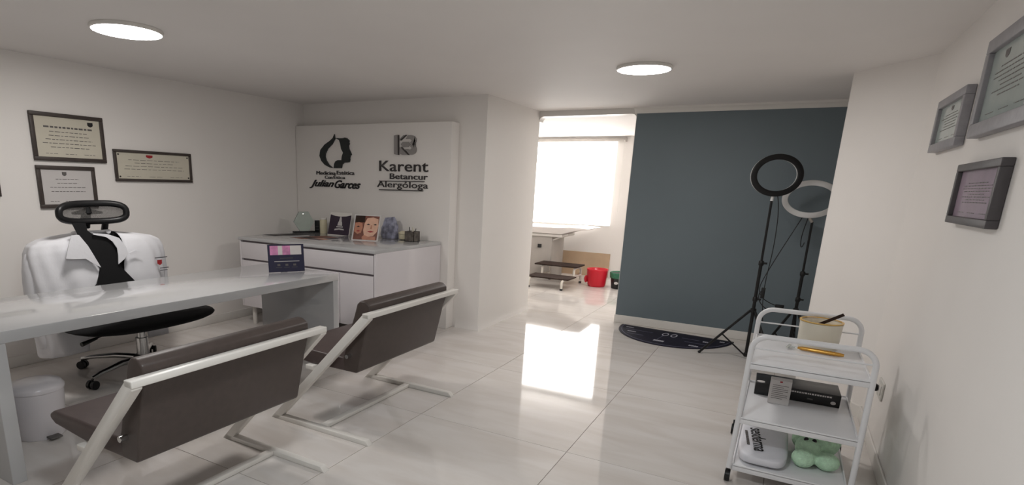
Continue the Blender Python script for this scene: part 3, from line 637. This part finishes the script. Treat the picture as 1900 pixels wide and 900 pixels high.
# bins
rb = thing('waste_bin', (-2.29, 8.42, 0), 'red plastic bag lined waste bin beside the step stool', 'bin', 'waste bins in the back room')
def lumpy(c, prof, n, amp, f):
    m_ = MB(); k0 = 0
    for r, z in prof:
        for k in range(n):
            a = 2*PI*k/n; rr = r*(1+amp*math.sin(f*a+20*z)+amp*.6*math.sin(2.3*f*a-33*z)); m_.v.append(Vector(c)+Vector((rr*math.cos(a), rr*math.sin(a), z)))
    for i in range(len(prof)-1):
        for k in range(n): m_.f.append((i*n+k, i*n+(k+1) % n, (i+1)*n+(k+1) % n, (i+1)*n+k))
    m_.f.append(tuple(range(n-1, -1, -1))); return m_
MB().lathe((-2.29, 8.42, 0), [(.118, 0), (.122, .004), (.145, .21), (.14, .215)], 32).build('bin_body', REDP, rb, smooth=40)
lumpy((-2.29, 8.42, 0), [(.128, .02), (.138, .10), (.148, .18), (.152, .235), (.155, .252), (.15, .258), (.14, .25), (.12, .15), (.03, .06)], 48, .012, 7).build('bag_liner', REDP, rb, smooth=70)
MB().ball((-2.437, 8.375, .10), .028, .03, .055, 14, 10).build('bag_knot', REDP, rb, smooth=70)
gb = thing('waste_bin', (-1.955, 8.45, 0), 'black waste bin lined with a green bag beside the slate wall', 'bin', 'waste bins in the back room')
MB().lathe((-1.955, 8.45, 0), [(.118, 0), (.122, .004), (.146, .215), (.142, .22)], 32).build('bin_body', BLKP, gb, smooth=40)
lumpy((-1.955, 8.45, 0), [(.150, .155), (.152, .17), (.154, .21), (.156, .228), (.15, .235), (.13, .22), (.03, .12)], 48, .012, 8).build('bag_liner', GRNP, gb, smooth=70)
MB().prism([(-1.98+.03*math.cos(a), 8.315, .09+.02*math.sin(a)) for a in th(0, 2*PI*.95, 12)], (0, -.002, 0)).build('sticker', PAPERW, gb)
bxr = ony(1131, 480, Y3-.03).x; bzt = ony(1075, 467, Y3-.03).z
bd = MB().prism([(-3.42, Y3-.03, .0), (bxr, Y3-.03, .0), (bxr, Y3-.012, bzt), (-3.42, Y3-.012, bzt)], (0, .011, 0)).build('leaning_board', BEIGE)
tag(bd, 'plain beige board leaning on the wall below the window', 'board')
# ================================================================== half round mat
mp = [onz(x, y) for x, y in ((1155, 602), (1362, 636))]
mc = (mp[0]+mp[1])/2; mu = (mp[1]-mp[0]); mr = mu.length/2; mu.normalize(); mv = Vector((mu.y, -mu.x, 0)); mv = -mv if mv.y > 0 else mv; dep_ = .62
mt = thing('floor_mat', (mc.x, mc.y, 0), 'half round navy doormat with pale printed marks by the slate wall', 'mat')
MM = lambda a, b, z=.0: mc + mu*(a*mr) + mv*(b*dep_) + Vector((0, 0, z))
semi = lambda k, n=40: [(k*math.cos(PI*i/n), k*math.sin(PI*i/n)) for i in range(n+1)]
MB().prism([MM(a, b, .0005) for a, b in semi(1)], (0, 0, .007)).build('mat_body', MATN, mt, bevel=.002, seg=1)
rim = MB(); A_, B_ = semi(.955), semi(.94)
for i in range(len(A_)-1): rim.prism([MM(*A_[i], .0075), MM(*A_[i+1], .0075), MM(*B_[i+1], .0075), MM(*B_[i], .0075)], (0, 0, .0006))
rim.build('border_line', MATG, mt)
for cx_ in (-.10, .05):
    ell = [(cx_+.055*math.cos(a), .26+.11*math.sin(a)) for a in th(0, 2*PI, 24)][:-1]; el2 = [(cx_+.038*math.cos(a), .26+.08*math.sin(a)) for a in th(0, 2*PI, 24)][:-1]
    e = MB()
    for i in range(24): e.prism([MM(*ell[i], .0075), MM(*ell[(i+1) % 24], .0075), MM(*el2[(i+1) % 24], .0075), MM(*el2[i], .0075)], (0, 0, .0006))
    e.build('printed_ring', MATP, mt)
MB().prism([MM(a, b, .0075) for a, b in ((-.11, .36), (-.10, .36), (-.12, .66), (-.13, .66))], (0, 0, .0006)).build('printed_line', MATG, mt)
for (a, b, w_, h_) in ((-.86, .16, .13, .035), (-.74, .42, .14, .04), (-.16, .74, .16, .08), (.42, .70, .14, .06), (.80, .16, .08, .05), (.56, .33, .12, .06)):
    sgm = MB(); k = 0.0; rg = random.Random(int(a*100))
    while k < w_:
        l = rg.uniform(.012, .03); sgm.prism([MM(a+k, b-h_*.5, .0075), MM(a+k+l, b-h_*.5, .0075), MM(a+k+l, b+h_*.5, .0075), MM(a+k, b+h_*.5, .0075)], (0, 0, .0006)); k += l+.006
    sgm.build('printed_word', MATP, mt)['kind'] = 'stuff'
for (a, b, w_) in ((-.82, .28, .5), (-.70, .56, .3), (.2, .3, .3), (.3, .5, .35)):
    MB().prism([MM(a, b, .0075), MM(a+w_, b, .0075), MM(a+w_, b+.02, .0075), MM(a, b+.02, .0075)], (0, 0, .0006)).build('printed_line', MATG, mt)
# ================================================================== ring lights
RWH = mat('ring_diffuser_white', (226, 226, 226), .4)
def ring_light(x, y, zc, rx, rz, w, yaw, top, front_black, label, legs, R_, collar, dx=0.0):
    t = thing('ring_light', (x, y, 0), label, 'ring light', 'ring lights on tripods')
    c = Vector((x+dx, y, zc)); n_ = Vector((math.sin(yaw), -math.cos(yaw), 0)); u_ = Vector((math.cos(yaw), math.sin(yaw), 0)); v_ = Vector((0, 0, 1))
    def band(r1x, r1z, r2x, r2z, d0_, d1_):
        m_ = MB(); N = 64
        for i in range(N):
            a = 2*PI*i/N
            for (ra, rb_, dd_) in ((r1x, r1z, d0_), (r1x, r1z, d1_), (r2x, r2z, d1_), (r2x, r2z, d0_)):
                m_.v.append(c+u_*(ra*math.cos(a))+v_*(rb_*math.sin(a))+n_*dd_)
        for i in range(N):
            j = (i+1) % N
            for k in range(4): m_.f.append((i*4+k, j*4+k, j*4+(k+1) % 4, i*4+(k+1) % 4))
        return m_
    band(rx, rz, rx-w, rz-w, .002, .024).build('shell' if front_black else 'diffuser', BLACK if front_black else RWH, t, bevel=.005, seg=2)
    band(rx-.002, rz-.002, rx-w+.002, rz-w+.002, -.022, .001).build('diffuser' if front_black else 'shell', RWH if front_black else BLACK, t, bevel=.005, seg=2)
    b0 = c-v_*(rz-.004)
    MB().tube([b0+v_*.02, Vector((x, y, zc-rz-.035))], .012, 10).build('mount', RWH if front_black else GREYP, t, smooth=40)
    MB().box(b0+Vector((-.012, -.014, -.002)), b0+Vector((.012, .014, .026))).build('mount_shoe', BLACK, t, bevel=.003)
    zt = zc-rz-.03
    MB().tube([(x, y, .03), (x, y, zt*.62)], .0135, 12).build('pole_lower', BLACK, t, smooth=40)
    MB().tube([(x, y, zt*.60), (x, y, zt)], .0095, 12).build('pole_upper', BLACK, t, smooth=40)
    for zz in (zt*.62, collar+.10):
        MB().lathe((x, y, zz-.02), [(.017, 0), (.02, .006), (.02, .034), (.015, .04)], 14).tube([(x+.015, y, zz), (x+.045, y, zz)], .008, 8).build('clamp', BLACK, t, smooth=40)
    MB().lathe((x, y, collar-.02), [(.018, 0), (.024, .005), (.024, .035), (.018, .04)], 14).build('leg_collar', BLACK, t, smooth=40)
    MB().lathe((x, y, .02), [(.015, 0), (.02, .005), (.02, .03), (.015, .035)], 14).build('strut_collar', BLACK, t, smooth=40)
    for a in legs:
        a = math.radians(a); f_ = Vector((x+R_*math.cos(a), y+R_*math.sin(a), .012)); q_ = Vector((x+.02*math.cos(a), y+.02*math.sin(a), collar))
        g = MB().bar(q_, f_, .014, .02).build('tripod_leg', BLACK, t, bevel=.003)
        MB().ball(f_, .014, .014, .012, 10, 6).build('rubber_foot', BLACK, g, smooth=60)
        mid = q_.lerp(f_, .55); MB().bar((x+.016*math.cos(a), y+.016*math.sin(a), .035), mid, .010, .012).build('leg_strut', BLACK, t)
    return t
rl1 = ring_light(-.135, 5.50, 1.545, .192, .166, .044, .30, 1.36, True, 'black ring light on a tall tripod, standing in front of the other', (188, 308, 68), .37, .43, .005)
# cable and remote of the front ring light
def cable(name, pts, r, label=None, parent=None):
    cu = bpy.data.curves.new('c', 'CURVE'); cu.dimensions = '3D'; cu.bevel_depth = r; cu.bevel_resolution = 2
    sp_ = cu.splines.new('NURBS'); sp_.points.add(len(pts)-1); sp_.use_endpoint_u = True; sp_.order_u = 4
    for q_, p_ in zip(sp_.points, pts): q_.co = (*p_, 1)
    t_ = bpy.data.objects.new('c', cu); COL.objects.link(t_); bpy.context.view_layer.update()
    me = bpy.data.meshes.new_from_object(t_.evaluated_get(bpy.context.evaluated_depsgraph_get())); bpy.data.objects.remove(t_)
    me.materials.clear(); me.materials.append(BLACK); o_ = bpy.data.objects.new(name, me); COL.objects.link(o_); place(o_, parent); return o_
cable('cable', [(-.10, 5.5, 1.39), (-.07, 5.49, 1.3), (-.06, 5.47, 1.0), (-.075, 5.46, .80), (-.085, 5.45, .62), (-.07, 5.45, .45), (-.05, 5.45, .35)], .0035, parent=rl1)
MB().box((-.10, 5.44, .55), (-.07, 5.46, .64)).build('cable_remote', BLACK, rl1, bevel=.004)
cable('cable', [(-.085, 5.45, .62), (-.12, 5.44, .60), (-.11, 5.43, .52), (-.06, 5.43, .48), (-.03, 5.44, .46)], .004, parent=rl1)
rl2 = ring_light(.185, 5.93, 1.366, .215, .158, .046, -.1, 1.19, False, 'white faced ring light half hidden behind the wall edge', (200, 320, 80), .24, .40, -.04)
cable('cable', [(.11, 5.92, 1.22), (.07, 5.90, 1.12), (.0, 5.86, .95), (-.08, 5.84, .74), (-.12, 5.82, .62), (-.13, 5.82, .55), (-.08, 5.84, .47), (.02, 5.9, .43)], .0035, parent=rl2)
cable('cable', [(.15, 5.92, 1.21), (.13, 5.92, 1.1), (.12, 5.92, 1.0), (.14, 5.92, .93), (.155, 5.92, 1.0)], .0035, parent=rl2)
MB().box((.02, 5.88, .41), (.09, 5.91, .44)).build('power_brick', BLACK, rl2, bevel=.005)
pb = MB().grid(lambda u_, v_: (.245+.05*u_+.012*math.sin(9*v_+4*u_), 5.30+.05*math.sin(3*u_+5*v_), .003+.60*v_-.05*u_*v_), 8, 12).build('plastic_bag', BAGM, smooth=80, solid=.003)
tag(pb, 'pale crumpled plastic sleeve just behind the white wall edge', 'bag')
# ================================================================== trolley
TX0, TX1, TY0, TY1 = -.055, .425, 3.0, 3.66
tw = mat('trolley_white', (228, 228, 230), .3, var=.008)
tl = thing('trolley', ((TX0+TX1)/2, (TY0+TY1)/2, 0), 'white three tier metal trolley on casters beside the right wall', 'trolley')
TZ, rr = .755, .07
for y in (TY0, TY1):
    tp = TZ if y == TY0 else TZ+.018
    path = [(TX0-.012, y, .07), (TX0-.004, y, .35), (TX0, y, tp-rr)] + [tuple(p_) for p_ in arc((TX0+rr, y, tp-rr), rr, PI, PI/2, 8)[1:]] + [tuple(p_) for p_ in arc((TX1-rr, y, tp-rr), rr, PI/2, 0, 8)] + [(TX1+.004, y, .35), (TX1+.008, y, .07)]
    MB().tube(path, .0125, 12).build('hoop_frame', tw, tl, smooth=60)
    MB().tube([(TX0, y, .695), (TX1, y, .695)], .004, 8).build('guard_wire', tw, tl, smooth=60)
for z, nm in ((.615, 'tray'), (.335, 'tray'), (.085, 'tray')):
    ty_ = MB().box((TX0+.004, TY0-.008, z), (TX1-.004, TY1+.004, z+.006)).build(nm, tw, tl, bevel=.002)
    for y in (TY0-.008, TY1+.0):
        MB().box((TX0+.004, y, z-.022), (TX1-.004, y+.008, z+.012)).build('tray_lip', tw, ty_, bevel=.002)
    for x in (TX0+.0, TX1-.008):
        MB().box((x, TY0, z-.022), (x+.008, TY1, z+.012)).build('tray_lip', tw, ty_, bevel=.002)
for x in (TX0-.012, TX1+.008):
    for y in (TY0, TY1):
        x = x - (.022 if (y == TY1 and x < .1) else 0)
        MB().lathe((x, y, 0), [(.008, .05), (.008, .085)], 10).tube([(x-.012, y, .03), (x+.012, y, .03)], .0298, 20).build('caster', BLACK, tl, smooth=40)
# wax jar with spatula
p = Vector((.235, 3.55, .6215)); wj = thing('wax_jar', p, 'translucent round jar of amber wax on the top tray', 'jar')
MB().lathe(p, [(.089, 0), (.093, .006), (.097, .125), (.099, .135), (.095, .137), (.091, .132), (.089, .11)], 44, cap=True).build('jar', JAR, wj, smooth=40)
MB().lathe(p, [(.090, .113), (.06, .116), (.002, .114)], 40).build('wax', WAX, wj, smooth=60)
MB().lathe(p, [(.097, .1375), (.100, .139), (.100, .143), (.090, .143), (.090, .139)], 44, cap=False).build('rim', WAX, wj, smooth=40)
spa = tag(MB().bar(p+Vector((-.02, -.02, .118)), p+Vector((.085, -.05, .195)), .004, .016, (0, -.3, 1)).build('spatula', WOODK, bevel=.001), 'dark wooden spatula resting in the wax jar', 'spatula')
# gold massager
a, b = onz(1480, 645, .6335), onz(1566, 660, .6335); g1 = a
gm = thing('facial_massager', ((a+b)/2).to_tuple()[:2] + (.622,), 'gold T shaped facial massager lying on the top tray', 'massager')
dv = (b-a); MB().tube([a, a+dv*.1, a+dv*.5, a+dv*.9, b], [.006, .010, .0105, .010, .007], 14).build('handle', GOLD, gm, smooth=60)
for k in (.62, .70, .78): MB().tube([a+dv*k, a+dv*(k+.03)], .0112, 14).build('grip_ring', FRD if False else GOLD, gm, smooth=60)
MB().tube([a-dv*.02, a-dv*.18], .004, 8).build('neck', CLEARP, gm, smooth=60)
sd = Vector((-dv.y, dv.x, 0)).normalized(); MB().tube([a-dv*.2+sd*.028, a-dv*.2-sd*.028], .007, 12).build('head', CLEARP, gm, smooth=60)
# black box and white carton on the middle tray
z0 = .3415
bx_ = thing('black_box', (.18, 3.46, z0), 'flat black product box with white print on the middle tray', 'box')
c0 = Vector((.178, 3.53, z0)); ang = .02; U = Vector((math.cos(ang), math.sin(ang), 0)); V_ = Vector((-U.y, U.x, 0)); K = Vector((0, 0, 1))
hb = .066
MB().prism([c0+U*(i*.195)+V_*(j*.10) for i, j in ((-1,-1),(1,-1),(1,1),(-1,1))], K*hb).build('carton', mat('box_black', (20, 20, 22), .35, var=.1), bx_, bevel=.002)
pl = MB(); k = -.03; rg = random.Random(3)
while k < .15:
    l = rg.uniform(.004, .011); pl.prism([c0+U*k-V_*.1004+K*.047, c0+U*(k+l)-V_*.1004+K*.047, c0+U*(k+l)-V_*.1004+K*.055, c0+U*k-V_*.1004+K*.055], -V_*.0005); k += l+.003
pl.build('print', PAPERW, bx_)['kind'] = 'stuff'
MB().prism([c0+U*a_-V_*.1004+K*b_ for a_, b_ in ((.05, .02), (.075, .02), (.075, .027), (.05, .027))], -V_*.0005).build('print', GREYINK, bx_)
MB().prism([c0+U*(.165+.012*math.cos(k))-V_*.1005+K*(.022+.009*math.sin(k)) for k in th(0, 2*PI*.95, 10)], -V_*.0006).build('seal', PAPERW, bx_)
MB().prism([c0+U*(-.17+.02*math.cos(k))-V_*(.07-.02*math.sin(k))+K*(hb+.0004) for k in th(0, 2*PI*.95, 12)], K*.0006).build('seal', PAPERW, bx_)
wx = Vector((.10, 3.345, z0)); wx_ = thing('white_carton', wx, 'small upright white carton with printed panel before the black box', 'box')
MB().box(wx+Vector((-.048, -.03, 0)), wx+Vector((.048, .03, .128))).build('carton', PAPERW, wx_, bevel=.0015)
ln = MB()
for k in range(8): ln.box(wx+Vector((-.036, -.0306, .03+.010*k)), wx+Vector((.036-.02*(k % 3 == 0), -.030, .0325+.010*k)))
ln.build('print', GREYINK, wx_)['kind'] = 'stuff'
MB().box(wx+Vector((-.006, -.0306, .117)), wx+Vector((.006, -.030, .125))).build('seal', RED, wx_)
# white bag with lettering and green plush on the bottom tray
z1 = .0915
bg = thing('white_pouch', (.06, 3.33, z1), 'white packet with dark brand lettering on the bottom tray', 'packet')
def bagf(v):
    e = .42; return Vector((math.copysign(abs(v.x)**e, v.x), math.copysign(abs(v.y)**e, v.y), math.copysign(abs(v.z)**.5, v.z)))
MB().ball((.068, 3.33, z1+.034), .112, .31, .033, 48, 24, bagf).build('packet', WBAG, bg, smooth=80)
text_mesh('lettering', 'sesderma', (-.005, 3.385, z1+.0675), (.11, -.994, 0), (.994, .11, 0), .31, .066, INK, bg, depth=.001, bold=.004)
dq = Vector((.11, -.994, 0)); wq = Vector((.994, .11, 0)); oq = Vector((-.026, 3.33, z1+.0675)); pl = MB(); k = 0
while k < .19:
    l = rg.uniform(.008, .02); pl.prism([oq+dq*k, oq+dq*(k+l), oq+dq*(k+l)+wq*.013, oq+dq*k+wq*.013], K*.001); k += l+.006
pl.build('small_print', GREYINK, bg)['kind'] = 'stuff'
fg = thing('plush_toy', (.29, 3.32, z1), 'pale green plush toy with embroidered eyes on the bottom tray', 'plush toy')
fb = MB()
fb.ball((.325, 3.38, z1+.098), .085, .14, .097, 28, 16)
fb.ball((.268, 3.27, z1+.068), .062, .08, .066, 20, 12); fb.ball((.245, 3.17, z1+.046), .052, .055, .045, 20, 12); fb.ball((.235, 3.42, z1+.055), .04, .06, .052, 18, 10)
fb.ball((.255, 3.37, z1+.155), .05, .05, .042, 16, 10); fb.ball((.345, 3.19, z1+.045), .055, .055, .044, 18, 10)
fob = fb.build('body', FROG, fg, smooth=80)
rm = fob.modifiers.new('fuse', 'REMESH'); rm.mode = 'VOXEL'; rm.voxel_size = .007; rm.use_smooth_shade = True
for q in ((.248, 3.235, z1+.121), (.282, 3.232, z1+.121)): MB().ball(q, .011, .007, .012, 12, 8).build('eye', INK, fg, smooth=60)
# wall socket with plug
q = onx(1634, 722, XR-.006); so = thing('wall_socket', (XR, q.y, q.z), 'white wall socket with a black plug behind the trolley', 'socket')
MB().box((XR-.010, q.y-.08, q.z-.05), (XR-.0005, q.y+.08, q.z+.05)).build('face_plate', SOCK, so, bevel=.003)
MB().box((XR-.014, q.y-.045, q.z-.026), (XR-.010, q.y+.045, q.z+.026)).build('insert', TRIM, so, bevel=.001)
MB().lathe((XR-.03, q.y+.02, q.z-.018), [(.014, 0), (.016, .01), (.014, .034), (.005, .04)], 12).build('plug', BLACK, so, smooth=50)
